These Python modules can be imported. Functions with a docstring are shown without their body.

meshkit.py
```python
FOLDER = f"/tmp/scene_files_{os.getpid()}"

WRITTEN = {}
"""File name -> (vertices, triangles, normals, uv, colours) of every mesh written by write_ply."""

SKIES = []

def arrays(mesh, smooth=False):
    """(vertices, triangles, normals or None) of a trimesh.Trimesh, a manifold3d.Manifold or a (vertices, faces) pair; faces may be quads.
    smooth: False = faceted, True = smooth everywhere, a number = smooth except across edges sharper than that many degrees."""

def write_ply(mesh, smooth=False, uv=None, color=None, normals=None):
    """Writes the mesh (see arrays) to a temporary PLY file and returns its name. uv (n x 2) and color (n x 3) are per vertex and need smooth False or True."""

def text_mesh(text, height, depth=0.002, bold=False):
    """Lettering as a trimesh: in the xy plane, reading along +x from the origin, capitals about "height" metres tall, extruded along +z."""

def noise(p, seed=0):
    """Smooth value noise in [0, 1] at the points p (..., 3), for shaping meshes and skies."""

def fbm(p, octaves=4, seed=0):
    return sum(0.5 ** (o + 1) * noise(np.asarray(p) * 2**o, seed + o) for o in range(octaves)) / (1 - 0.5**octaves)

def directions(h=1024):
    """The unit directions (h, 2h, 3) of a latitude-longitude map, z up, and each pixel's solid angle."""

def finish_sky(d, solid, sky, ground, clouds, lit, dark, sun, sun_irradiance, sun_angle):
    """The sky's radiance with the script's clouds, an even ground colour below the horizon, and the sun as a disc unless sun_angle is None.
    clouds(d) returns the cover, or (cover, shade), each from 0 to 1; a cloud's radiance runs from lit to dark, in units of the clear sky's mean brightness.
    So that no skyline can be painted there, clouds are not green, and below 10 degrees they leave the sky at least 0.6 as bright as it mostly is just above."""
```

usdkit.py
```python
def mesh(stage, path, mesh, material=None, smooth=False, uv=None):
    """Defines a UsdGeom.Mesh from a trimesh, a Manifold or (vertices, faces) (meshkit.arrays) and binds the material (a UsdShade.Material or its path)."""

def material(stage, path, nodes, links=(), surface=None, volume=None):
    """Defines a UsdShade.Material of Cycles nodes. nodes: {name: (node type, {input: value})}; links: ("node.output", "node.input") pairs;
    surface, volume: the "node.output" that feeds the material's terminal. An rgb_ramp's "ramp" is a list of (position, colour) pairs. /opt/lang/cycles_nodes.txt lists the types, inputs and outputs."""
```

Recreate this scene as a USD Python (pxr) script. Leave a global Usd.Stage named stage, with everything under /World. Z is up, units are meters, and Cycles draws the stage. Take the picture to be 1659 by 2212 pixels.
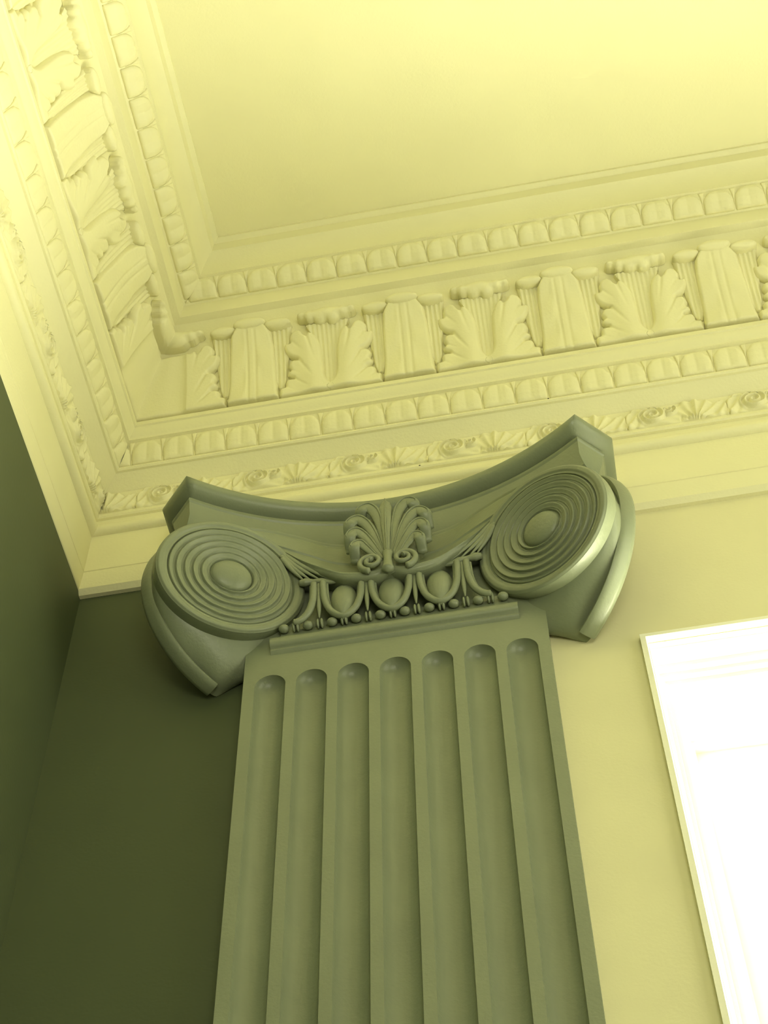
import math
import numpy as np
import trimesh
import shapely
from shapely import affinity
from shapely.geometry import Polygon, Point, box as sbox
from shapely.ops import unary_union
from scipy.spatial import cKDTree
import manifold3d as m3
import usdkit
from pxr import Usd, UsdGeom, UsdLux, Gf, Sdf

pi, sin, cos, sqrt = math.pi, math.sin, math.cos, math.sqrt
stage = Usd.Stage.CreateInMemory()
UsdGeom.SetStageUpAxis(stage, 'Z')
UsdGeom.SetStageMetersPerUnit(stage, 1.0)
UsdGeom.Xform.Define(stage, '/World')

# ------------------------------------------------------------------ camera
PITCH, ROLL, YAW, FPX = 0.96273249, -0.01915531, -0.16416937, 3614.46685
CAM = (0.85512753, -1.75, 1.6)
f0 = np.array([sin(YAW), cos(YAW), 0]); r0 = np.array([cos(YAW), -sin(YAW), 0]); u0 = np.array([0, 0, 1.0])
fw = f0 * cos(PITCH) + u0 * sin(PITCH); uw = -f0 * sin(PITCH) + u0 * cos(PITCH)
RX = r0 * cos(ROLL) + uw * sin(ROLL); UX = -r0 * sin(ROLL) + uw * cos(ROLL)
cam = UsdGeom.Camera.Define(stage, '/World/camera')
cam.AddTransformOp().Set(Gf.Matrix4d(*[float(x) for row in (list(RX) + [0], list(UX) + [0], list(-fw) + [0], list(CAM) + [1]) for x in row]))
cam.CreateHorizontalApertureAttr(20.955)
cam.CreateVerticalApertureAttr(20.955 * 2212 / 1659)
cam.CreateFocalLengthAttr(20.955 * FPX / 1659)
cam.CreateFStopAttr(0.0)
cam.CreateExposureAttr(0.10)

# ------------------------------------------------------------------ light
dome = UsdLux.DomeLight.Define(stage, '/World/sky')          # hazy white daylight outside the window
dome.CreateColorAttr(Gf.Vec3f(1.0, 0.97, 0.62))
dome.CreateIntensityAttr(1.3)


def area_light(name, pos, direction, w, h, power, color):
    """Area light"""
    l = UsdLux.RectLight.Define(stage, '/World/' + name)
    z = -np.array(direction, float); z /= np.linalg.norm(z)
    x = np.cross([0, 0, 1.0], z); x /= np.linalg.norm(x)
    y = np.cross(z, x)
    l.AddTransformOp().Set(Gf.Matrix4d(*[float(v) for row in (list(x) + [0], list(y) + [0], list(z) + [0], list(pos) + [1]) for v in row]))
    l.CreateWidthAttr(w); l.CreateHeightAttr(h)
    l.CreateIntensityAttr(power); l.CreateColorAttr(Gf.Vec3f(*color))


DAY = (1.0, 0.975, 0.74)
area_light('fill_right', (2.54, -.85, 3.15), (-1, 0.0, 0.0), 1.3, 1.7, 2.6, DAY)  # added fill from the right, no known source there
area_light('fill_front', (1.8, -4.35, 2.2), (0, 1, 0.3), 1.6, 2.4, 6.0, DAY)  # added fill from behind the viewer, lifts the ceiling and front faces
area_light('daylight_window', (1.68, .50, 2.2), (0, -1, 0), 2.2, 4.0, 20.0, DAY)

# ------------------------------------------------------------------ materials
def paint(name, col, rough, bump=0.0004, var=0.04, scale=6.0, fine=180.0):
    c = np.array(col)
    return usdkit.material(stage, '/World/Looks/' + name, {
        'geo': ('geometry', {}),
        'n': ('noise_texture', {'scale': scale, 'detail': 4.0}),
        'r': ('rgb_ramp', {'ramp': [(0.3, tuple(c * (1 - var))), (0.7, tuple(np.minimum(c * (1 + var), 0.95)))]}),
        'f': ('noise_texture', {'scale': fine, 'detail': 3.0}),
        'b': ('bump', {'distance': bump, 'strength': 1.0}),
        'p': ('principled_bsdf', {'roughness': rough, 'specular_ior_level': 0.5}),
    }, [('geo.position', 'n.vector'), ('geo.position', 'f.vector'), ('n.fac', 'r.fac'), ('r.color', 'p.base_color'),
        ('f.fac', 'b.height'), ('b.normal', 'p.normal')], surface='p.BSDF')


M_PLASTER = paint('cream_plaster', (0.80, 0.765, 0.48), 0.55, 0.0005, 0.02)
M_CEIL = paint('ceiling_paint', (0.81, 0.775, 0.49), 0.75, 0.0003, 0.015)
M_WALL = paint('wall_paint', (0.74, 0.70, 0.43), 0.6, 0.0002, 0.03)
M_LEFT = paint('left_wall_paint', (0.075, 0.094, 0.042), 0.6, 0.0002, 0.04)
M_SAGE = paint('sage_paint', (0.225, 0.252, 0.162), 0.38, 0.0004, 0.05, 9.0)
M_WHITE = paint('white_gloss_paint', (0.91, 0.90, 0.74), 0.35, 0.0002, 0.01)
M_FLOOR = usdkit.material(stage, '/World/Looks/oak_floor', {
    'geo': ('geometry', {}), 'm': ('mapping', {'scale': (1.0, 12.0, 1.0)}),
    'n': ('noise_texture', {'scale': 5.0, 'detail': 5.0}),
    'r': ('rgb_ramp', {'ramp': [(0.3, (0.05, 0.035, 0.02)), (0.7, (0.09, 0.06, 0.035))]}),
    'p': ('principled_bsdf', {'roughness': 0.4})},
    [('geo.position', 'm.vector'), ('m.vector', 'n.vector'), ('n.fac', 'r.fac'), ('r.color', 'p.base_color')], surface='p.BSDF')
M_GLASS = usdkit.material(stage, '/World/Looks/pane_glass', {
    'f': ('fresnel', {'IOR': 1.45}), 't': ('transparent_bsdf', {'color': (0.97, 0.98, 0.96)}),
    'g': ('glossy_bsdf', {'roughness': 0.02, 'color': (1, 1, 1)}), 'x': ('mix_closure', {}),
    'geo': ('geometry', {}), 'inv': ('math', {'math_type': 'subtract', 'value1': 1.0}), 'mul': ('math', {'math_type': 'multiply'})},
    [('geo.backfacing', 'inv.value2'), ('f.fac', 'mul.value1'), ('inv.value', 'mul.value2'), ('mul.value', 'x.fac'), ('t.BSDF', 'x.closure1'), ('g.BSDF', 'x.closure2')], surface='x.closure')

# ------------------------------------------------------------------ prim helpers
COUNT = {}


def numbered(parent, name):
    k = (parent, name); n = COUNT.get(k, 0); COUNT[k] = n + 1
    return f'{parent}/{name}' + (f'_{n:03d}' if n else '')


def tag(prim, label=None, cat=None, kind=None, group=None):
    for k, v in (('label', label), ('category', cat), ('kind', kind), ('group', group)):
        if v:
            prim.SetCustomDataByKey(k, v)
    return prim


def xf(name, parent='/World', **kw):
    p = numbered(parent, name)
    return tag(UsdGeom.Xform.Define(stage, p).GetPrim(), **kw)


def obj(name, mesh, mat, parent=None, smooth=30, **kw):
    base = str(parent.GetPath()) if parent is not None else '/World'
    p = numbered(base, name)
    return tag(usdkit.mesh(stage, p, mesh, mat, smooth=smooth).GetPrim(), **kw)


def cat(*ms):
    return trimesh.util.concatenate([trimesh.Trimesh(*m, process=False) if isinstance(m, tuple) else m for m in ms])


def quads(P, closed_u=False, closed_v=False, flip=False):
    """Grid of points P[i, j] as a triangle mesh."""
    n, m = P.shape[:2]
    idx = np.arange(n * m).reshape(n, m)
    if closed_u:
        idx = np.vstack([idx, idx[:1]])
    if closed_v:
        idx = np.hstack([idx, idx[:, :1]])
    a, b, c, d = idx[:-1, :-1].ravel(), idx[1:, :-1].ravel(), idx[1:, 1:].ravel(), idx[:-1, 1:].ravel()
    f = np.vstack([np.stack([a, b, c], 1), np.stack([a, c, d], 1)])
    return trimesh.Trimesh(P.reshape(-1, 3), f[:, ::-1] if flip else f, process=False)


def bx(x0, x1, y0, y1, z0, z1):
    b = trimesh.creation.box([x1 - x0, y1 - y0, z1 - z0]); b.apply_translation([(x0 + x1) / 2, (y0 + y1) / 2, (z0 + z1) / 2])
    return b


def catmull(pts, n=8):
    p = np.asarray(pts, float); q = np.vstack([2 * p[0] - p[1], p, 2 * p[-1] - p[-2]]); out = []
    for i in range(1, len(q) - 2):
        for t in np.arange(n) / n:
            out.append(0.5 * (2 * q[i] + (q[i + 1] - q[i - 1]) * t + (2 * q[i - 1] - 5 * q[i] + 4 * q[i + 1] - q[i + 2]) * t * t
                              + (3 * q[i] - q[i - 1] - 3 * q[i + 1] + q[i + 2]) * t ** 3))
    out.append(q[-2])
    return np.array(out)


def sweep(path, radii, flat=1.0, up=(0, -1, 0), k=10, cap=True):
    """Tube along a path with a radius per point; flat squashes it along 'up'."""
    p = np.asarray(path, float); n = len(p)
    r = np.interp(np.linspace(0, 1, n), np.linspace(0, 1, len(radii)), radii)
    T = np.gradient(p, axis=0); T /= np.linalg.norm(T, axis=1, keepdims=True)
    up = np.asarray(up, float)
    S = np.cross(T, up); S /= np.maximum(np.linalg.norm(S, axis=1, keepdims=True), 1e-9)
    U = np.cross(S, T)
    a = np.linspace(0, 2 * pi, k, endpoint=False)
    P = p[:, None] + r[:, None, None] * (np.cos(a)[None, :, None] * S[:, None] + flat * np.sin(a)[None, :, None] * U[:, None])
    if cap:
        P = np.concatenate([np.repeat(p[:1, None] - T[:1, None] * r[0] * .5, k, 1), P, np.repeat(p[-1:, None] + T[-1:, None] * r[-1] * .5, k, 1)])
    m = quads(P, closed_v=True)
    m.merge_vertices(); m.fix_normals()
    return m


def blob(c, rx, ry, rz, sub=2):
    s = trimesh.creation.icosphere(sub); s.apply_scale([rx, ry, rz]); s.apply_translation(c)
    return s


# ------------------------------------------------------------------ room shell
CZ = 4.8589            # ceiling plane
WX0, WX1, WZ0, WZ1 = 0.977, 2.38, 0.6, 3.679       # window_1, outer edge of the casing
ins = 0.012
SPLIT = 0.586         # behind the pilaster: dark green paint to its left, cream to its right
plan = sbox(SPLIT, 0, 2.6, 5.1).difference(sbox(WX0 + ins, WZ0 + ins, WX1 - ins, WZ1 - ins))


def upright(poly, y0, y1):
    e = trimesh.creation.extrude_polygon(poly, y1 - y0, engine='earcut')
    V = e.vertices.copy(); e = trimesh.Trimesh(np.stack([V[:, 0], y1 - V[:, 2], V[:, 1]], 1), e.faces, process=False)
    return e if e.volume > 0 else (e.invert() or e)


obj('wall_back', upright(plan, 0, .22), M_WALL, smooth=False, kind='structure', label='cream back wall between the fluted pilaster and the white window', cat='wall')
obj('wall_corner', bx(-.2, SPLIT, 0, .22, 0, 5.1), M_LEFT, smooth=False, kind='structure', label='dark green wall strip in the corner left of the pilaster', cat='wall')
obj('wall_left', bx(-0.2, 0, -4.5, 0, 0, 5.1), M_LEFT, smooth=False, kind='structure', label='dark green side wall at the left edge of the picture, below the cornice', cat='wall')
obj('wall_right', bx(2.6, 2.8, -4.7, 0.22, 0, 5.1), M_LEFT, smooth=False, kind='structure', label='plain dark green wall on the right side of the room', cat='wall')
obj('wall_front', bx(-0.2, 2.6, -4.7, -4.5, 0, 5.1), M_LEFT, smooth=False, kind='structure', label='plain dark green wall behind the viewer', cat='wall')
obj('floor', bx(-0.2, 2.8, -4.7, 0.22, -0.1, 0), M_FLOOR, smooth=False, kind='structure', label='dark stained oak floor of the room', cat='floor')
obj('ceiling', bx(-0.2, 2.8, -4.7, 0.22, CZ, 5.1), M_CEIL, smooth=False, kind='structure', label='flat cream ceiling framed by the plaster cornice', cat='ceiling')

# ------------------------------------------------------------------ cornice (trim_1 along the back wall, trim_2 along the left wall)
DL = 0.015             # the left run sits this much deeper in its wall
XEND, YEND = 2.59, -4.49


def arc(cx, cz, r, a0, a1, n=7):
    return [(cx + r * cos(math.radians(a)), cz + r * sin(math.radians(a))) for a in np.linspace(a0, a1, n)]


def frieze_d(q):       # q 0..1 up the frieze
    return 0.088 + 0.072 * (0.45 * q + 0.55 * q * q)


FZ0, FZ1 = 4.4634, 4.6725
prof = [(0.0, 4.0205), (0.008, 4.0205), (0.0165, 4.030), (0.020, 4.0745), (0.0175, 4.0763), (0.020, 4.078), (0.020, 4.186)]
prof += arc(0.0215, 4.1990, 0.0125, -80, 80, 9)
prof += [(0.0215, 4.2135), (0.0215, 4.2345), (0.0265, 4.2355), (0.0295, 4.2385), (0.0295, 4.2425), (0.0265, 4.2455)]
prof += [(0.026, 4.248), (0.0285, 4.290), (0.033, 4.3065), (0.036, 4.3085), (0.060, 4.3345), (0.0645, 4.3352), (0.0675, 4.3385), (0.0675, 4.3430), (0.0640, 4.3470), (0.060, 4.3480)]
prof += [(0.0635, 4.352), (0.070, 4.368), (0.0755, 4.385), (0.0790, 4.407), (0.0855, 4.4085), (0.0855, 4.4125), (0.0870, 4.416), (0.0915, 4.422), (0.0950, 4.429), (0.0965, 4.4355), (0.1000, 4.4375), (0.1000, 4.4500), (0.086, 4.4530)]
prof += [(frieze_d(q), FZ0 + (FZ1 - FZ0) * q) for q in np.linspace(0, 1, 13)]
prof += [(0.166, 4.684), (0.174, 4.6925), (0.189, 4.6960), (0.1905, 4.7000), (0.1945, 4.7330), (0.1985, 4.7345)]
prof += [(0.207, 4.738), (0.220, 4.7465), (0.230, 4.758), (0.234, 4.7685), (0.2395, 4.7695), (0.2395, 4.7735)]
prof += [(0.241, 4.780), (0.2455, 4.796), (0.253, 4.810), (0.262, 4.8195), (0.2665, 4.8225), (0.2675, 4.830), (0.2700, 4.8470), (0.2745, 4.8492), (0.2800, 4.8530), (0.2805, 4.862)]
prof += [(0.0, 4.862)]
PR = np.array(prof)


def run_back(t, d, z):
    return np.stack([t, -d, z], -1)


def run_left(t, d, z):
    return np.stack([d - DL, -t, z], -1)


def trim_mesh(which):
    d, z = PR[:, 0], PR[:, 1]
    if which == 'back':
        A = run_back(d - DL, d, z); B = run_back(np.full_like(d, XEND), d, z)
    else:
        A = run_left(d, np.maximum(d, DL + 0.0), z); B = run_left(np.full_like(d, -YEND), d, z)
        A = np.stack([d - DL, -d, z], -1)
    P = np.stack([A, B], 0)
    m = quads(P, flip=(which != 'back'))
    return m


trim_b = xf('trim_1', kind='structure', label='cream plaster cornice with acanthus frieze above the pilaster', cat='cornice')
trim_l = xf('trim_2', kind='structure', label='cream plaster cornice with acanthus frieze running along the left wall', cat='cornice')
obj('moulding', trim_mesh('back'), M_PLASTER, trim_b, smooth=25)
obj('moulding', trim_mesh('left'), M_PLASTER, trim_l, smooth=25)


# ---- carved relief: a polygon in (a, q) raised by h(a, q, dist)
def relief_grid(poly, res, hfun, back=-0.004, full=None):
    """Returns (a, q, h, faces): a mesh of the polygon raised to hfun, with a skirt down to 'back'."""
    x0, y0, x1, y1 = poly.bounds
    nx, ny = int((x1 - x0) / res) + 3, int((y1 - y0) / res) + 3
    gx, gy = np.meshgrid(x0 - res + np.arange(nx) * res, y0 - res + np.arange(ny) * res, indexing='ij')
    p = np.stack([gx.ravel(), gy.ravel()], 1)
    ins_ = shapely.contains_xy(poly, p[:, 0], p[:, 1])
    b = []
    for g in getattr(poly, 'geoms', [poly]):
        for ring in [g.exterior] + list(g.interiors):
            L = ring.length
            b += [ring.interpolate(s).coords[0] for s in np.arange(0, L, res * 0.25)]
    b = np.array(b); tree = cKDTree(b)
    dist, near = tree.query(p)
    idx = np.arange(nx * ny).reshape(nx, ny)
    c = np.stack([idx[:-1, :-1].ravel(), idx[1:, :-1].ravel(), idx[1:, 1:].ravel(), idx[:-1, 1:].ravel()], 1)
    use = ins_[c].sum(1) >= 2
    c = c[use]
    p2 = p.copy(); out = ~ins_
    p2[out] = b[near[out]]
    dd = np.where(out, 0.0, dist)
    if full is not None:
        fb = np.array([full.exterior.interpolate(t).coords[0] for t in np.arange(0, full.exterior.length, res * .25)])
        dd = cKDTree(fb).query(p2)[0]
    h = hfun(p2[:, 0], p2[:, 1], dd)
    f = np.vstack([c[:, [0, 1, 2]], c[:, [0, 2, 3]]])
    # skirt
    e = np.vstack([f[:, [0, 1]], f[:, [1, 2]], f[:, [2, 0]]])
    key = np.sort(e, 1); _, inv, cnt = np.unique(key, axis=0, return_inverse=True, return_counts=True)
    be = e[cnt[inv.ravel()] == 1]
    n0 = len(p2); ring = np.unique(be); mp = {v: n0 + i for i, v in enumerate(ring)}
    P = np.vstack([p2, p2[ring]]); H = np.concatenate([h, np.full(len(ring), back)])
    i, j = be[:, 0], be[:, 1]; I = np.array([mp[v] for v in i]); J = np.array([mp[v] for v in j])
    f = np.vstack([f, np.stack([j, i, I], 1), np.stack([j, I, J], 1)]) if len(be) else f
    used, inv = np.unique(f, return_inverse=True)
    return P[used, 0], P[used, 1], H[used], inv.reshape(-1, 3)


def soft(d, w):
    t = np.clip(d / w, 0, 1)
    return np.sqrt(np.maximum(0, 1 - (1 - t) ** 2))


def sst(x, a, b):
    t = np.clip((x - a) / (b - a), 0, 1)
    return t * t * (3 - 2 * t)


def ell(x, y, rx, ry, rot=0):
    return affinity.translate(affinity.rotate(affinity.scale(Point(0, 0).buffer(1, 24), rx, ry), rot), x, y)


def mirror(g):
    return affinity.scale(g, -1, 1, origin=(0, 0))


LZ = FZ1 - FZ0; LQ = 0.2256     # frieze height and its sloping length
# acanthus half: lobes along the outer side, a slim hollow middle that opens towards the top
AC_OUT = [(.104, 0), (.105, .014), (.1035, .026), (.0935, .0315), (.092, .046), (.085, .0525), (.0755, .0535), (.085, .061), (.0875, .070), (.082, .0785), (.0855, .089), (.081, .102), (.072, .1055), (.063, .1025),
          (.0785, .113), (.088, .125), (.0930, .139), (.0905, .1515), (.0810, .1515), (.0815, .165), (.0750, .1765), (.0640, .1805), (.0535, .175), (.0470, .164), (.0400, .170), (.0280, .1640), (.0190, .146), (.0145, .122), (.0125, .08), (.0105, .048), (.004, .030), (0, .024), (0, 0)]
half = Polygon(catmull(AC_OUT + [AC_OUT[0]], 4)[:-4]).buffer(.0006).buffer(-.0006)
half = max(getattr(half, 'geoms', [half]), key=lambda g: g.area)
GROOVES = [((.0755, .0535), (.040, .012)), ((.063, .1025), (.033, .040)), ((.0450, .161), (.030, .090)), ((.082, .0785), (.058, .060)), ((.0735, .1505), (.050, .115)), ((.0935, .0315), (.070, .012))]


def grooves(A, q):
    out = np.zeros_like(A)
    for k, (p, e) in enumerate(GROOVES):
        p, e = np.array(p), np.array(e); v = e - p; L = np.hypot(*v)
        t = np.clip(((A - p[0]) * v[0] + (q - p[1]) * v[1]) / L ** 2, 0, 1)
        dd = np.hypot(A - p[0] - t * v[0], q - p[1] - t * v[1])
        out -= (.0034 if k < 3 else .0016) * (1 - t) * np.exp(-(dd / .0032) ** 2)
    return out


def h_half(a, q, d):
    A = np.abs(a)
    crest = np.exp(-((A - .030 - .10 * q) / .022) ** 2)
    return (.0145 + .0065 * crest + .003 * q / .2) * soft(d, .009) + grooves(A, q)


def h_corner(a, q, d):
    A = np.abs(a)
    return ((.0180 + .004 * q / .2) * sst(A, .0185 , .024) + (.0125 + .006 * q / .2 + .0009 * np.cos(A * 2 * pi / .0026)) * (1 - sst(A, .0185, .024))) * soft(d, .009) + grooves(A, q) * sst(A, .03, .05)


def merge(*gs):
    n = 0; out = [[], [], [], []]
    for a, q, h, f in gs:
        out[0].append(a); out[1].append(q); out[2].append(h); out[3].append(f + n); n += len(a)
    return tuple(np.concatenate(o) for o in out)


heart = Polygon([(-.016, 0), (.016, 0), (.018, .10), (.030, .155), (.046, .190), (-.046, .190), (-.030, .155), (-.018, .10)])
AC_HEART = relief_grid(heart, .0024, lambda a, q, d: .0060 + .006 * q / .2 + .0014 * np.cos(a * 2 * pi / (.0085 + .01 * np.clip(q - .1, 0, 1))))
_g = relief_grid(half, .0020, h_half, full=unary_union([half.buffer(.0003), mirror(half).buffer(.0003)]))
AC_FULL = merge(AC_HEART, _g, (-_g[0], _g[1], _g[2], _g[3][:, ::-1]))
chalf = unary_union([half, Polygon([(-.002, 0), (.02, 0), (.03, .155), (.036, .164), (.02, .168), (-.002, .168)])]).buffer(.001).buffer(-.001)
AC_HALF = relief_grid(chalf, .0022, h_corner, full=unary_union([chalf, mirror(chalf)]).buffer(.0002))
tip = unary_union([ell(0, .203, .040, .015), ell(.013, .196, .015, .015), ell(-.013, .198, .015, .013), ell(.034, .203, .013, .012), ell(-.034, .203, .013, .012), ell(.051, .207, .010, .0075), ell(-.051, .207, .010, .0075)])
tip = tip.buffer(.001).buffer(-.001)


def h_tip(a, q, d):
    return .016 + .015 * soft(d, .016) + .0006 * np.cos(np.abs(a) * 2 * pi / .034) * soft(d, .01)


AC_TIP = relief_grid(tip, .0024, h_tip, back=.0)
AC_TIPH = relief_grid(tip.intersection(sbox(-.002, 0, .2, .3)), .0024, h_tip, back=.0, full=tip)
plain = unary_union([Polygon([(-.053, 0), (.0535, 0), (.050, .06), (.047, .15), (.043, .185), (.030, .205), (-.030, .205), (-.043, .185), (-.047, .15), (-.049, .06)])]).buffer(.004).buffer(-.004)


def h_plain(a, q, d):
    return (.017 + .008 * sst(q, .12, .21)) * soft(d, .007) - .0022 * (np.exp(-((np.abs(a) - .008) / .0022) ** 2)) * (1 - sst(q, .185, .2)) + .003 * np.cos(a / .053 * pi / 2) + .0016 * np.sin(q * 60 + np.abs(a) * 40) * sst(np.abs(a), .01, .02)


PLAIN = relief_grid(plain, .0024, h_plain)
ptip = ell(0, .2055, .034, .0125)
PTIP = relief_grid(ptip, .0022, lambda a, q, d: .024 + .011 * soft(d, .013), back=.01)
dart = Polygon([(-.005, .030), (.005, .030), (.012, .06), (.018, .12), (.024, .17), (.027, .2), (-.027, .2), (-.024, .17), (-.018, .12), (-.012, .06)])
DART = relief_grid(dart, .0022, lambda a, q, d: .006 * soft(d, .004) + .0018 * np.cos(a * 2 * pi / .0095) + .004 * q / .2)
dtip = ell(0, .200, .028, .0115)
DTIP = relief_grid(dtip, .0022, lambda a, q, d: .017 + .011 * soft(d, .012), back=.0)

ND, NZ = .926, -.377


def frieze_point(q, h):
    """(d, z) of a point q metres up the frieze slope, raised h along its normal."""
    qq = q / LQ
    curl = .012 * np.clip(qq - .72, 0, None) ** 1.5
    return frieze_d(qq) + ND * h + curl, FZ0 + LZ * qq + NZ * h


def put_frieze(run, g, t0, flip):
    a, q, h, f = g
    d, z = frieze_point(q, h)
    t = t0 + a
    P = run(t, d, z)
    return trimesh.Trimesh(P, f[:, ::-1] if flip else f, process=False)


def put_corner(side, g, t1, sgn):
    """half leaf from the mitre to t1."""
    a, q, h, f = g
    d, z = frieze_point(q, h)
    A = a

    def along(m):                                  # the lobed edge keeps its width, the middle is stretched to the fold
        return np.where(A < .020, m + A / .020 * (t1 - m - .084), t1 - (.104 - A))
    if side == 'back':
        xm = d - DL
        P = run_back(along(xm), d, z)
        return trimesh.Trimesh(P, f, process=False)
    P = run_left(along(d), d, z)
    return trimesh.Trimesh(P, f[:, ::-1], process=False)


BACK0, LEFT0, PER = .266, .301, .3172
for side, run, par, h0, tmax in (('back', run_back, trim_b, BACK0, 2.0), ('left', run_left, trim_l, LEFT0, 1.55)):
    fl = side == 'left'
    # faces from relief_grid look along +normal for (a right, q up); on the back run that is towards the room
    obj('acanthus_leaf', put_corner(side, AC_HALF, h0, 1), M_PLASTER, par, smooth=True)
    obj('leaf_tip', put_corner(side, AC_TIPH, h0, 1), M_PLASTER, par, smooth=True)
    t = h0
    obj('dart_leaf', put_frieze(run, DART, t - .002, fl), M_PLASTER, par, smooth=True)
    obj('leaf_tip', put_frieze(run, DTIP, t - .002, fl), M_PLASTER, par, smooth=True)
    while t < tmax:
        obj('water_leaf', put_frieze(run, PLAIN, t + .055, fl), M_PLASTER, par, smooth=True)
        obj('leaf_tip', put_frieze(run, PTIP, t + .055, fl), M_PLASTER, par, smooth=True)
        obj('acanthus_leaf', put_frieze(run, AC_FULL, t + .110 + .104, fl), M_PLASTER, par, smooth=True)
        obj('leaf_tip', put_frieze(run, AC_TIP, t + .110 + .104, fl), M_PLASTER, par, smooth=True)
        for tt in (t + .112, t + PER - .002):
            obj('dart_leaf', put_frieze(run, DART, tt, fl), M_PLASTER, par, smooth=True)
            obj('leaf_tip', put_frieze(run, DTIP, tt, fl), M_PLASTER, par, smooth=True)
        t += PER

# ---- leaf-and-tongue mouldings
EGG = PER / 5


def interp_prof(pts):
    P = np.array(pts); s = np.concatenate([[0], np.cumsum(np.hypot(*np.diff(P, axis=0).T))])
    return P, s


def tongue_set(pts, w):
    P, s = interp_prof(pts); L = s[-1]
    poly = Polygon([(-w / 2 + .0012, 0), (w / 2 - .0012, 0), (w / 2 - .0012, L * .45), (w / 2 - .004, L * .66), (w * .30, L * .86), (w * .12, L * .97), (0, L), (-w * .12, L * .97), (-w * .30, L * .86), (-w / 2 + .004, L * .66), (-w / 2 + .0012, L * .45)]).buffer(.001).buffer(-.001)

    def hf(a, q, d):
        return .0055 * soft(d, .010) - .0014 * np.exp(-(a / .004) ** 2) * sst(q, .004, .012) + .001 * np.exp(-((np.abs(a) - .016) / .006) ** 2)
    g = relief_grid(poly, .0020, hf, back=-.003)
    tri = Polygon([(-.006, L * .98), (.006, L * .98), (.0018, L * .55), (0, L * .12), (-.0018, L * .55)])
    g2 = relief_grid(tri, .0016, lambda a, q, d: .0026 * soft(d, .002), back=-.003)
    return P, s, g, g2


def put_prof(run, P, s, g, t0, flip):
    a, q, h, f = g
    d = np.interp(q, s, P[:, 0]); z = np.interp(q, s, P[:, 1])
    i = np.clip(np.searchsorted(s, q) - 1, 0, len(s) - 2)
    sm = np.gradient(P, s, axis=0)
    td = np.interp(q, s, sm[:, 0]); tz = np.interp(q, s, sm[:, 1]); n = np.hypot(td, tz)
    d2, z2 = d + h * tz / n, z - h * td / n
    t = t0 + a
    lo = d2 - DL if not flip else d2             # stop at the mitre plane
    f = f[~np.all((t < lo)[f], axis=1)]
    t = np.maximum(t, lo)
    if not len(f):
        return None
    used, inv = np.unique(f, return_inverse=True); f = inv.reshape(-1, 3)
    return trimesh.Trimesh(run(t, d2, z2)[used], f[:, ::-1] if flip else f, process=False)


LOW = tongue_set([(0.0615, 4.3490), (0.066, 4.358), (0.0705, 4.369), (0.0755, 4.385), (0.0790, 4.4065)], EGG)
UPP = tongue_set([(0.199, 4.7350), (0.208, 4.7385), (0.220, 4.7465), (0.229, 4.757), (0.234, 4.7685)], EGG)
for run, par, fl, first, off, tmax in ((run_back, trim_b, False, .646 - 10 * EGG, .827 - 11 * EGG, 1.9), (run_left, trim_l, True, .105 - EGG, .27 - 2 * EGG, 1.5)):
    for (P, s, g, g2), start in ((LOW, first), (UPP, off)):
        t = start
        while t < tmax:
            for nm, gg, tt in (('tongue_leaf', g, t + EGG / 2), ('dart', g2, t)):
                mm = put_prof(run, P, s, gg, tt, fl)
                if mm is not None:
                    obj(nm, mm, M_PLASTER, par, smooth=True)
            t += EGG

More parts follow.
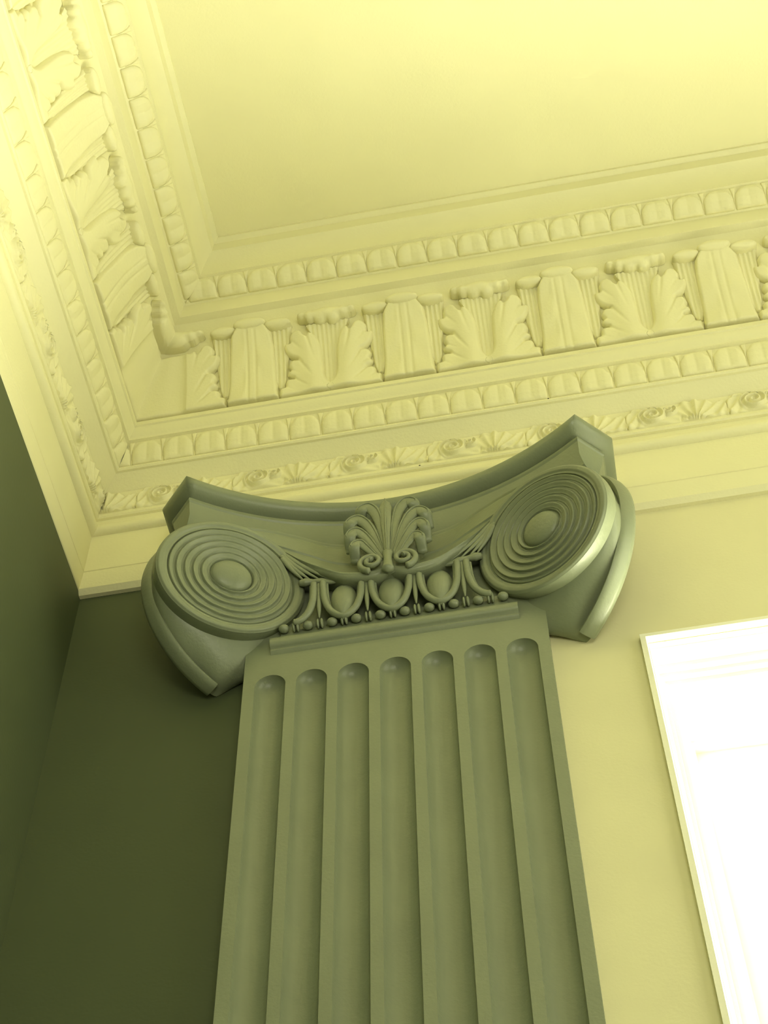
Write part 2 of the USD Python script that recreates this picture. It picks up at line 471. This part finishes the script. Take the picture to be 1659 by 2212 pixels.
# ---- scrolling leaf band
SCR = .190
RB = [(0.0262, 4.2475), (0.0268, 4.262), (0.0280, 4.285), (0.0305, 4.300), (0.0345, 4.3075)]
RP, RS = interp_prof(RB); RL = RS[-1]


def scroll_grid():
    rng = np.random.default_rng(3)
    parts = []
    x = 0.0
    while x < SCR - .004:                    # scalloped upper edge
        r = rng.uniform(.007, .013)
        parts.append(ell(x + r, RL - .016 + .006 * sin(x * 66) + rng.uniform(-.002, .002), r * 1.15, r))
        x += r * 1.55
    parts.append(sbox(0, .004, SCR, RL - .016))
    poly = unary_union(parts).intersection(sbox(0, 0, SCR, .09)).buffer(-.001).buffer(.001)

    def spiral(a, q, cx, cq, R, s, turns):
        r = np.hypot(a - cx, q - cq); th = np.arctan2(q - cq, (a - cx) * s)
        m = 1 - sst(r, R * .85, R)
        return m * (.004 + .0045 * np.cos(2 * pi * (r / R * turns) - th)), m

    def hf(a, q, d):
        h = .004 * soft(d, .006)
        s1, m1 = spiral(a, q, .050, RL * .52, .028, 1, 2.6)
        s2, m2 = spiral(a, q, .083, RL * .66, .017, -1, 2.0)
        fan = .0034 * np.cos(np.arctan2(q + .006, a - .128) * 17) * np.exp(-((a - .135) / .03) ** 2) + .004 * np.exp(-((a - .140) / .024) ** 2)
        leaf = .003 * np.cos((a - .6 * q) * 2 * pi / .021) * np.exp(-((a - .006) / .02) ** 2) + .003 * np.cos((a - .6 * q) * 2 * pi / .021) * np.exp(-((a - .185) / .022) ** 2)
        ticks = -.004 * sum(np.exp(-((a - c - .15 * q) / .0016) ** 2) * np.exp(-((q - .014) / .006) ** 2) for c in (.100, .113, .126))
        low = .003 * np.exp(-((q - .010) / .006) ** 2) * np.cos(a * 2 * pi / SCR * 3)
        k = np.clip(1 - m1 - m2, 0, 1)
        return h + s1 + s2 * (1 - m1) + k * (fan + leaf) + (ticks + low) * soft(d, .004)
    return relief_grid(poly, .0017, hf, back=-.002)


SG = scroll_grid()
for run, par, fl, first, tmax in ((run_back, trim_b, False, .655 - 4 * SCR, 1.95), (run_left, trim_l, True, -.04, 1.5)):
    t = first
    while t < tmax:
        mm = put_prof(run, RP, RS, SG, t, fl)
        if mm is not None:
            obj('scroll_leaf', mm, M_PLASTER, par, smooth=True)
        t += SCR

# ------------------------------------------------------------------ window_1
win = xf('window_1', kind='structure', label='bright white framed window at the lower right beside the pilaster', cat='window')
W_STEPS = [(0.0, 0.0), (0.0, -.012), (.0085, -.013), (.0105, -.010), (.0105, .010), (.0135, .012), (.0145, .046), (.021, .048), (.0225, .058), (.0285, .060), (.0295, .070), (.0365, .072), (.0365, .092), (.0405, .095), (.0565, .165), (.0585, .180), (.062, .181), (.062, .22)]


def casing(steps):
    s = np.array(steps)
    x0, x1, z0, z1 = WX0, WX1, WZ0, WZ1
    ring = []
    for i, y in s:
        ring.append([(x0 + i, y, z0 + i), (x0 + i, y, z1 - i), (x1 - i, y, z1 - i), (x1 - i, y, z0 + i)])
    P = np.array(ring)
    m = quads(P, closed_v=True)
    return m


cs = casing(W_STEPS)
cs.fix_normals()
obj('casing', cs, M_WHITE, win, smooth=20)
gi = .062
gx0, gx1, gz0, gz1 = WX0 + gi, WX1 - gi, WZ0 + gi, WZ1 - gi
sw = .022
mid = 2.86


def sash(z0, z1, y0, y1):
    return upright(sbox(gx0, z0, gx1, z1).difference(sbox(gx0 + sw, z0 + sw, gx1 - sw, z1 - sw)), y0, y1)


s1 = obj('sash', sash(mid, gz1, .205, .235), M_WHITE, win, smooth=False)
s2 = obj('sash', sash(gz0, mid + sw, .237, .262), M_WHITE, win, smooth=False)
obj('pane', bx(gx0 + sw, gx1 - sw, .218, .222, mid + sw, gz1 - sw), M_GLASS, win, smooth=False)
obj('pane', bx(gx0 + sw, gx1 - sw, .248, .252, gz0 + sw, mid), M_GLASS, win, smooth=False)

# made-up casings around the two added fill lights, right wall and behind the viewer
win2 = xf('window_2', kind='structure', label='white casing added around the fill light at the unseen right wall', cat='window')
obj('casing', cat(bx(2.5, 2.6, -1.58, -1.50, 2.22, 4.08), bx(2.5, 2.6, -.20, -.12, 2.22, 4.08), bx(2.5, 2.6, -1.50, -.20, 2.22, 2.30), bx(2.5, 2.6, -1.50, -.20, 4.00, 4.08)), M_WHITE, win2, smooth=False)
win3 = xf('window_3', kind='structure', label='white casing added around the fill light at the unseen wall behind the viewer', cat='window')
obj('casing', cat(bx(.92, 1.0, -4.5, -4.3, .9, 3.5), bx(2.6 - .01, 2.6, -4.5, -4.3, .9, 3.5), bx(1.0, 2.59, -4.5, -4.3, .9, .98), bx(1.0, 2.59, -4.5, -4.3, 3.42, 3.5)), M_WHITE, win3, smooth=False)

# ------------------------------------------------------------------ pilaster
XC = .586
pil = xf('pilaster', label='sage green fluted pilaster with a scrolled ionic capital, in front of the cream wall', cat='pilaster')


def W(u, v, z):
    return np.stack(np.broadcast_arrays(XC + np.asarray(u, float), -np.asarray(v, float), np.asarray(z, float)), -1)


def man(tm):
    return m3.Manifold(m3.Mesh(np.asarray(tm.vertices, np.float32), np.asarray(tm.faces, np.uint32)))


HW, DP, ZT = .249, .045, 3.79
shaft = man(bx(XC - HW, XC + HW, -DP, -.0008, 0, ZT))
FW, FD = .0253, .0200
for k in range(-3, 4):
    c = trimesh.creation.capsule(height=3.0, radius=1.0, count=[40, 24])
    c = trimesh.creation.capsule(height=(3.672 - .30 - 2 * FW) / FW, radius=1.0, count=[48, 24])
    c.apply_translation(-c.bounds.mean(0))
    c.apply_scale([FW, FD, FW])
    c.apply_translation([XC + k * .0681, -DP, (3.672 + .30) / 2])
    shaft = shaft - man(c)
obj('shaft', shaft, M_SAGE, pil, smooth=32)
obj('plinth', cat(bx(XC - .29, XC + .29, -.085, -.0008, 0, .16), bx(XC - .275, XC + .275, -.07, -.0008, .16, .2)), M_SAGE, pil, smooth=False)

# echinus core behind the eggs, up to the abacus
core_prof = np.array([(.046, 3.745), (.052, 3.752), (.048, 3.775), (.040, 3.79), (.040, 3.84), (.046, 3.88), (.030, 3.97), (.024, 4.02), (.001, 4.02)])
obj('capital_core', quads(np.stack([W(-.190, core_prof[:, 0], core_prof[:, 1]), W(.190, core_prof[:, 0], core_prof[:, 1])], 0)), M_SAGE, pil, smooth=40)

# astragal: half round with a small fillet under it, returned at the ends
ap = [(0.0, 3.722), (.003, 3.7245), (.0055, 3.7275), (.0055, 3.7310)] + [(.006 + .0085 * cos(a), 3.7440 + .0115 * sin(a)) for a in np.linspace(-1.45, 1.45, 9)] + [(.004, 3.7575), (.0, 3.7600), (-.01, 3.7600)]
AP = np.array(ap)
obj('astragal', quads(np.stack([W(-.206, DP + AP[:, 0], AP[:, 1]), W(.206, DP + AP[:, 0], AP[:, 1])], 0)), M_SAGE, pil, smooth=30)

# bead and reel row
BZ, BV = 3.7725, .0565
reel = xf('bead_row', str(pil.GetPath()))
for k in range(-9, 10):
    u = k * .0204
    if k % 2 == 0:
        for du in (-.0032, .0032):
            b = blob((0, 0, 0), .0030, .0080, .0098, 2); b.apply_translation(W(u + du, BV, BZ)); obj('reel', b, M_SAGE, reel, smooth=True)
    else:
        b = blob((0, 0, 0), .0092, .0080, .0078, 2); b.apply_translation(W(u, BV, BZ - .0005)); obj('bead', b, M_SAGE, reel, smooth=True)

# egg and dart
for k in (-2, -1, 0, 1, 2):
    u = k * .0815
    if abs(k) < 2:
        e = trimesh.creation.icosphere(3); V = e.vertices.copy()
        zz = V[:, 2]; wid = .0222 * (1 + .18 * zz - .10 * zz ** 2)
        V2 = np.stack([V[:, 0] * wid, V[:, 1] * .017, zz * .044], 1)
        e.vertices = V2; e.apply_translation(W(u, .062, 3.812))
        obj('egg', e, M_SAGE, pil, smooth=True)
    pts = catmull([(-.0330, 3.853), (-.0325, 3.835), (-.0300, 3.812), (-.0225, 3.791), (-.0110, 3.7785), (0, 3.7750), (.0110, 3.7785), (.0225, 3.791), (.0300, 3.812), (.0325, 3.835), (.0330, 3.853)], 6)
    vv = .064 + .016 * (pts[:, 1] - 3.77) / .08
    for off, rr, dv in ((1.0, .0058, 0), (.84, .0034, -.006)):
        keep = np.ones(len(pts), bool) if abs(k) < 2 else (pts[:, 0] * k < .004)
        P = W(u + pts[:, 0] * off, vv + dv, 3.853 - (3.853 - pts[:, 1]) * (off * .6 + .4))[keep]
        obj('egg_shell', sweep(P, [rr, rr * 1.15, rr], .9), M_SAGE, pil, smooth=True)
for k in (-3, -1, 1, 3):
    u = k * .04075
    z = np.linspace(3.852, 3.778, 12)
    P = W(u, .063 + .014 * (z - 3.77) / .08, z)
    obj('dart', sweep(P, [.0036, .0036, .0034, .0046, .0036, .0014], 1.0, k=8), M_SAGE, pil, smooth=True)

# abacus: concave front, canted corners
R_AB = .590
us = np.linspace(-.350, .350, 41)
plan_uv = [(-.407, 0.0), (-.407, .112)] + [(u, .056 + R_AB - sqrt(R_AB ** 2 - u * u)) for u in us] + [(.407, .112), (.407, 0.0)]
PU = np.array(plan_uv)
ab = [(-.06, 4.1085), (0.0, 4.1085), (.0022, 4.104), (.0025, 4.098), (.0005, 4.091), (-.005, 4.085), (-.013, 4.0805), (-.0205, 4.0785), (-.0215, 4.0745), (-.0175, 4.0730), (-.0165, 4.0705), (-.0165, 4.0650), (-.0190, 4.0620), (-.0215, 4.050), (-.0250, 4.036), (-.0300, 4.022), (-.0350, 4.012), (-.045, 4.005), (-.09, 4.004)]


def mitre_offset(P, o):
    t = np.diff(P, axis=0); t /= np.linalg.norm(t, axis=1, keepdims=True)
    n = np.stack([-t[:, 1], t[:, 0]], 1)             # left of travel = outward (+v) when going +u
    Q = P.copy()
    for i in range(1, len(P) - 1):
        b = n[i - 1] + n[i]; b /= np.linalg.norm(b)
        Q[i] = P[i] + b * o / max(b @ n[i], .35)
    Q[0] = P[0] + n[0] * o; Q[-1] = P[-1] + n[-1] * o
    return Q


rows = []
for o, z in ab:
    Q = mitre_offset(PU, o)
    rows.append(W(Q[:, 0], np.maximum(Q[:, 1], .0008), z))
obj('abacus', quads(np.array(rows), flip=True), M_SAGE, pil, smooth=28)

# ---- volutes
E1 = (.264, .121, 3.852); PSI, TH, RA, RB_ = .539, .253, .130, .1125
E2 = (.290, -.018, 3.875); PSI2, R2 = .86, .197


def frame(s):
    a = np.array([s * cos(PSI), sin(PSI), 0.0])           # (u, v, z)
    h = np.array([-s * sin(PSI), cos(PSI), 0.0])
    b = np.array([0, 0, cos(TH)]) + h * sin(TH)
    n = h * cos(TH) - np.array([0, 0, sin(TH)])
    return np.array([s * E1[0], E1[1], E1[2]]), a, b, n


def uvz(P):
    return np.stack([XC + P[..., 0], -P[..., 1], P[..., 2]], -1)


def volute_face(s, n_t=220):
    c, a, b, n = frame(s)
    r = np.concatenate([[0.0], np.linspace(.02, .285, 14), np.linspace(.29, .86, 74), np.linspace(.865, 1.0, 16)])
    th = np.linspace(0, 2 * pi, n_t, endpoint=False)
    rr, tt = np.meshgrid(r, th, indexing='ij')
    ph = (.835 - rr) / .112 - (tt - pi / 2) / (2 * pi)
    fr = ph - np.floor(ph)
    ridge = .0056 * sst(fr, .02, .14) * (1 - .6 * sst(fr, .10, .72)) * (1 - sst(fr, .74, .82)) + .0022 * np.exp(-((fr - .92) / .035) ** 2)
    m = sst(rr, .285, .30) * (1 - sst(rr, .835, .85))
    eye = .011 * np.sqrt(np.maximum(0, 1 - (rr / .272) ** 2)) * (rr < .272) - .0025 * np.exp(-((rr - .285) / .010) ** 2)
    rim = (.0030 * sst(rr, .845, .862) + .0026 * sst(rr, .88, .925)) * (1 - .7 * sst(rr, .955, 1.0) ** 2)
    dish = .003 * (1 - rr ** 2)
    h = m * ridge + eye + rim + dish - .0025 * np.exp(-((rr - .842) / .010) ** 2)
    P = c + a * (RA * rr * np.cos(tt))[..., None] + b * (RB_ * rr * np.sin(tt))[..., None] + n * h[..., None]
    # edge of the disc, back to the start of the bolster
    e = []
    for f_, back in ((1.006, .003), (1.008, .008), (1.004, .020), (.992, .026), (.975, .028)):
        e.append(c + a * (RA * f_ * np.cos(th))[:, None] + b * (RB_ * f_ * np.sin(th))[:, None] - n * back)
    P = np.concatenate([P, np.array(e)])
    eye_n = 15
    return uvz(P), eye_n


def bolster(s):
    c, a, b, n = frame(s)
    th = np.linspace(0, 2 * pi, 160, endpoint=False)
    F = c + a * (RA * .985 * np.cos(th))[:, None] + b * (RB_ * .985 * np.sin(th))[:, None] - n * .020
    a2 = np.array([s * cos(PSI2), sin(PSI2), 0.0]); c2 = np.array([s * E2[0], E2[1], E2[2]])
    # rear curve: the circle where it stands clear of the wall, closed behind the shaft
    th2 = th
    Rr = c2 + a2 * (R2 * .965 * np.cos(th2))[:, None] + np.array([0, 0, 1.0]) * (R2 * .965 * np.sin(th2))[:, None]
    inner = np.cos(th2) < .10
    tgt = np.stack([s * (.305 + .155 * np.minimum(np.cos(th2), 0)), np.full_like(th2, -.004), E2[2] + (R2 * .965 - .040 * sst(-np.cos(th2), -.10, .30)) * np.sin(th2)], -1)
    Rr[inner] = tgt[inner]
    g = np.exp(-(np.arange(-9, 10) / 4.0) ** 2); g /= g.sum()
    Rr = np.stack([np.convolve(np.concatenate([c_[-9:], c_, c_[:9]]), g, 'valid') for c_ in Rr.T], 1)
    rows = []
    for t in np.linspace(0, 1, 28):
        wi = sst(-np.cos(th), -.35, .25)[:, None]                 # flared on the outer side, straight towards the shaft
        e = ((.30 * t + .70 * t ** 4) * (1 - wi) + t * wi) * np.array([1.0, 0, 1.0]) + t * np.array([0, 1.0, 0])
        P = F * (1 - e) + Rr * e
        tm = np.mod(th, 2 * pi)
        P[:, 2] -= .024 * sin(pi * t) ** .8 * np.exp(-((tm - 4.10) / .62) ** 2)
        P = P + (.020 * sin(pi * t) ** .8 * np.exp(-((tm - 4.95) / .85) ** 2))[:, None] * (a * np.cos(th)[:, None] + b * np.sin(th)[:, None])
        P[:, 1] = np.maximum(P[:, 1], .0008)
        rows.append(P)
    return uvz(np.array(rows))


def rear_rim(s):
    a2 = np.array([s * cos(PSI2), sin(PSI2), 0.0]); c2 = np.array([s * E2[0], E2[1], E2[2]]); zz = np.array([0, 0, 1.0])
    lim = math.acos(.21)
    th = np.linspace(-lim, lim, 70)
    n2 = np.array([-s * sin(PSI2), cos(PSI2), 0.0])        # towards the front disc
    rows = []
    for f_, o in ((.930, .020), (.955, .0245), (.978, .0250), (.992, .0215), (1.0, .015), (1.0, .004), (.990, -.003), (.955, -.008)):
        rows.append(c2 + a2 * (R2 * f_ * np.cos(th))[:, None] + zz * (R2 * f_ * np.sin(th))[:, None] + n2 * o)
    P = np.array(rows); P[..., 1] = np.maximum(P[..., 1], .0008)
    P = np.concatenate([np.repeat(P[:, :1].mean(0, keepdims=True), len(P), 0), P, np.repeat(P[:, -1:].mean(0, keepdims=True), len(P), 0)], 1)
    return uvz(P)


for s in (-1, 1):
    vol = xf('volute', str(pil.GetPath()))
    P, ne = volute_face(s)
    fl = s > 0
    obj('spiral_face', quads(P[ne - 1:], closed_v=True, flip=fl), M_SAGE, vol, smooth=35)
    obj('eye', quads(P[:ne], closed_v=True, flip=fl), M_SAGE, vol, smooth=True)
    obj('bolster', quads(bolster(s), closed_v=True, flip=fl), M_SAGE, vol, smooth=50)
    obj('rear_rim', quads(rear_rim(s), flip=not fl), M_SAGE, vol, smooth=50)


# ---- canalis: the channel that sweeps from the palmette up into each volute
def arc_v(u):
    return .056 + R_AB - sqrt(R_AB ** 2 - u * u)


def canalis(s):
    upl = catmull([(0.0, .030, 4.012), (.06, .033, 4.011), (.115, .045, 4.012), (.165, .073, 4.010), (.215, .108, 3.995), (.262, .143, 3.968)], 10)
    lol = catmull([(.0, .086, 3.851), (.030, .087, 3.842), (.076, .087, 3.849), (.112, .087, 3.872), (.152, .087, 3.906), (.196, .095, 3.948)], 10)
    n = min(len(upl), len(lol)); upl, lol = upl[:n], lol[:n]
    tt = np.linspace(0, 1, 110)
    rows = []
    for i in range(n):
        x = i / (n - 1)
        A, B = upl[i], lol[i]
        P = A[None] * (1 - tt[:, None]) + B[None] * tt[:, None]
        bow = -.0025 * np.exp(-((tt - .045) / .02) ** 2) - .014 * np.sin(pi * np.clip(tt / .92, 0, 1)) * (1 - .5 * x)
        lip = .0065 * np.exp(-((tt - .955) / .035) ** 2)
        rid = .0042 * np.exp(-((tt - (.50 - .08 * x)) / .016) ** 2) * sst(np.array(x), .12, .3)
        P[:, 1] += bow + lip + rid
        rows.append(P)
    P = np.array(rows)
    # underside of the lip, back to the core
    last = P[:, -1:].copy(); under = last + np.array([0, -.006, -.006]); back = last + np.array([0, -.045, .004])
    P = np.concatenate([P, under, back], 1)
    P[..., 0] *= s
    return uvz(P)


for s in (-1, 1):
    obj('channel', quads(canalis(s), flip=s > 0), M_SAGE, pil, smooth=50)

# ---- palmette
pal = xf('palmette', str(pil.GetPath()))


def PV(z):
    return .093 - .015 * (z - 3.85) / .2


def pal_path(pts, n=8, lift=0.0):
    p = catmull(pts, n)
    return p, lift


petals = [
    ([(.004, 3.890), (.009, 3.940), (.014, 3.985), (.022, 4.020), (.034, 4.036), (.046, 4.030), (.050, 4.014)], [.0045, .0065, .0090, .0112, .0122, .0118, .0095]),
    ([(.007, 3.888), (.016, 3.925), (.027, 3.962), (.039, 3.988), (.053, 4.000), (.066, 3.990), (.070, 3.968)], [.0042, .0062, .0088, .0108, .0122, .0118, .0095]),
    ([(.009, 3.884), (.019, 3.905), (.033, 3.935), (.046, 3.955), (.057, 3.960), (.065, 3.948), (.066, 3.926)], [.0040, .0060, .0082, .0102, .0115, .0110, .0090]),
    ([(.011, 3.880), (.024, 3.892), (.036, 3.908), (.047, 3.921), (.056, 3.914), (.058, 3.893)], [.0038, .0055, .0075, .0095, .0105, .0085]),
]
back_pts = [(0, 3.836), (.028, 3.838), (.055, 3.89), (.066, 3.93), (.068, 3.98), (.05, 4.02), (.03, 4.04), (.012, 4.05), (0, 4.05)]
bp = Polygon([(x, z) for x, z in back_pts] + [(-x, z) for x, z in back_pts[::-1]]).buffer(-.008)
ga, gq, gh, gf = relief_grid(bp, .003, lambda a, q, d: -.008 + .004 * soft(d, .02), back=-.05)
obj('backing', trimesh.Trimesh(W(ga, PV(gq) + gh, gq), gf, process=False), M_SAGE, pal, smooth=True)
for s in (-1, 1):
    for pts, rad in petals:
        p = catmull(pts, 8)
        x = np.linspace(0, 1, len(p))
        lift = .002 + .016 * np.sin(np.clip(x, 0, 1) * pi * .62) - .020 * sst(x, .84, 1.0)
        path = W(s * p[:, 0], PV(p[:, 1]) + lift - .006, p[:, 1])
        petal = sweep(path, rad, .52, k=14)
        obj('petal', petal, M_SAGE, pal, smooth=True)
        rp = path.copy(); nrm = np.interp(x, np.linspace(0, 1, len(rad)), rad)
        side = np.gradient(path, axis=0); side /= np.linalg.norm(side, axis=1, keepdims=True)
        perp = np.cross(side, [0, -1.0, 0]) * s
        edge = path + np.array([0, -1.0, 0]) * (nrm * .48)[:, None] - perp * (nrm * .55)[:, None]
        obj('petal_edge', sweep(edge[2:-6], [.0010, .0018, .0020, .0012], 1.0, k=6), M_SAGE, pal, smooth=True)
z = np.linspace(3.885, 4.058, 26); x = np.linspace(0, 1, 26)
wid = np.interp(x, [0, .3, .6, .8, .92, 1], [.0045, .0065, .0105, .0125, .0095, .0015])
path = W(-.001 - .003 * x, PV(z) + .004 + .006 * np.sin(x * pi * .7), z)
obj('petal', sweep(path, wid, .45, k=14), M_SAGE, pal, smooth=True)
obj('petal_edge', sweep(path + np.array([0, -.0045, 0]), [.0010, .0020, .0024, .0008], 1.0, k=6), M_SAGE, pal, smooth=True)
# stem and the two small scrolls at its foot
z = np.linspace(3.838, 3.890, 10)
obj('stem', sweep(W(0, PV(z) + .004, z), [.011, .0085, .0075, .010], .8, k=14), M_SAGE, pal, smooth=True)
for s in (-1, 1):
    t = np.linspace(0, 1, 60)
    ang = -.45 * pi + t * 3.1 * pi
    rad = .0215 * (1 - .80 * t)
    cx, cz = .0285, 3.8645
    P = W(s * (cx - rad * np.cos(ang + pi / 2 * 0 + pi) * -1 * -1), PV(3.86) + .004 + .004 * t, cz + rad * np.sin(ang))
    obj('scroll', sweep(P, [.0055, .0050, .0045, .0040, .0050], 1.1, k=10), M_SAGE, pal, smooth=True)

# ---- leaf sprays between the channel and the volutes
for s in (-1, 1):
    sp = xf('leaf_spray', str(pil.GetPath()))
    for (a, b, c) in (((.190, 3.938), (.152, 3.900), (.104, 3.862)), ((.188, 3.930), (.160, 3.898), (.122, 3.866)), ((.186, 3.922), (.165, 3.895), (.138, 3.869)), ((.184, 3.914), (.168, 3.892), (.150, 3.872))):
        p = catmull([a, b, c], 10)
        x = np.linspace(0, 1, len(p))
        obj('leaflet', sweep(W(s * p[:, 0], .098 - .020 * x, p[:, 1]), [.0042, .0050, .0040, .0015], .8, k=8), M_SAGE, sp, smooth=True)
    p = catmull([(.156, 3.868), (.140, 3.867), (.118, 3.863), (.100, 3.858), (.084, 3.860)], 8)
    obj('twig', sweep(W(s * p[:, 0], .074, p[:, 1]), [.0060, .0085, .0055, .0075, .0050, .0040, .0065], .9, k=10), M_SAGE, sp, smooth=True)

# ------------------------------------------------------------------ small marks on the plaster
M_DARK = paint('dark_hole', (0.05, 0.045, 0.03), 0.9, 0.0, 0.0)


def speck(par, run, t, d, z, r):
    b = blob((0, 0, 0), r, r * .5, r * .8, 1)
    P = run(np.array([t]), np.array([d]), np.array([z]))[0]
    b.apply_translation(P); obj('nail_hole', b, M_DARK, par, smooth=True)


MARKS = ((1.1705, .1920, 4.7246, .0020), (1.298, .2030, 4.7400, .0022), (.8987, .0675, 4.3430, .0018), (.640, .0295, 4.2405, .0018), (.698, .0225, 4.2120, .0020))
for t, d, z, r in MARKS:
    speck(trim_b, run_back, t, d, z, r)
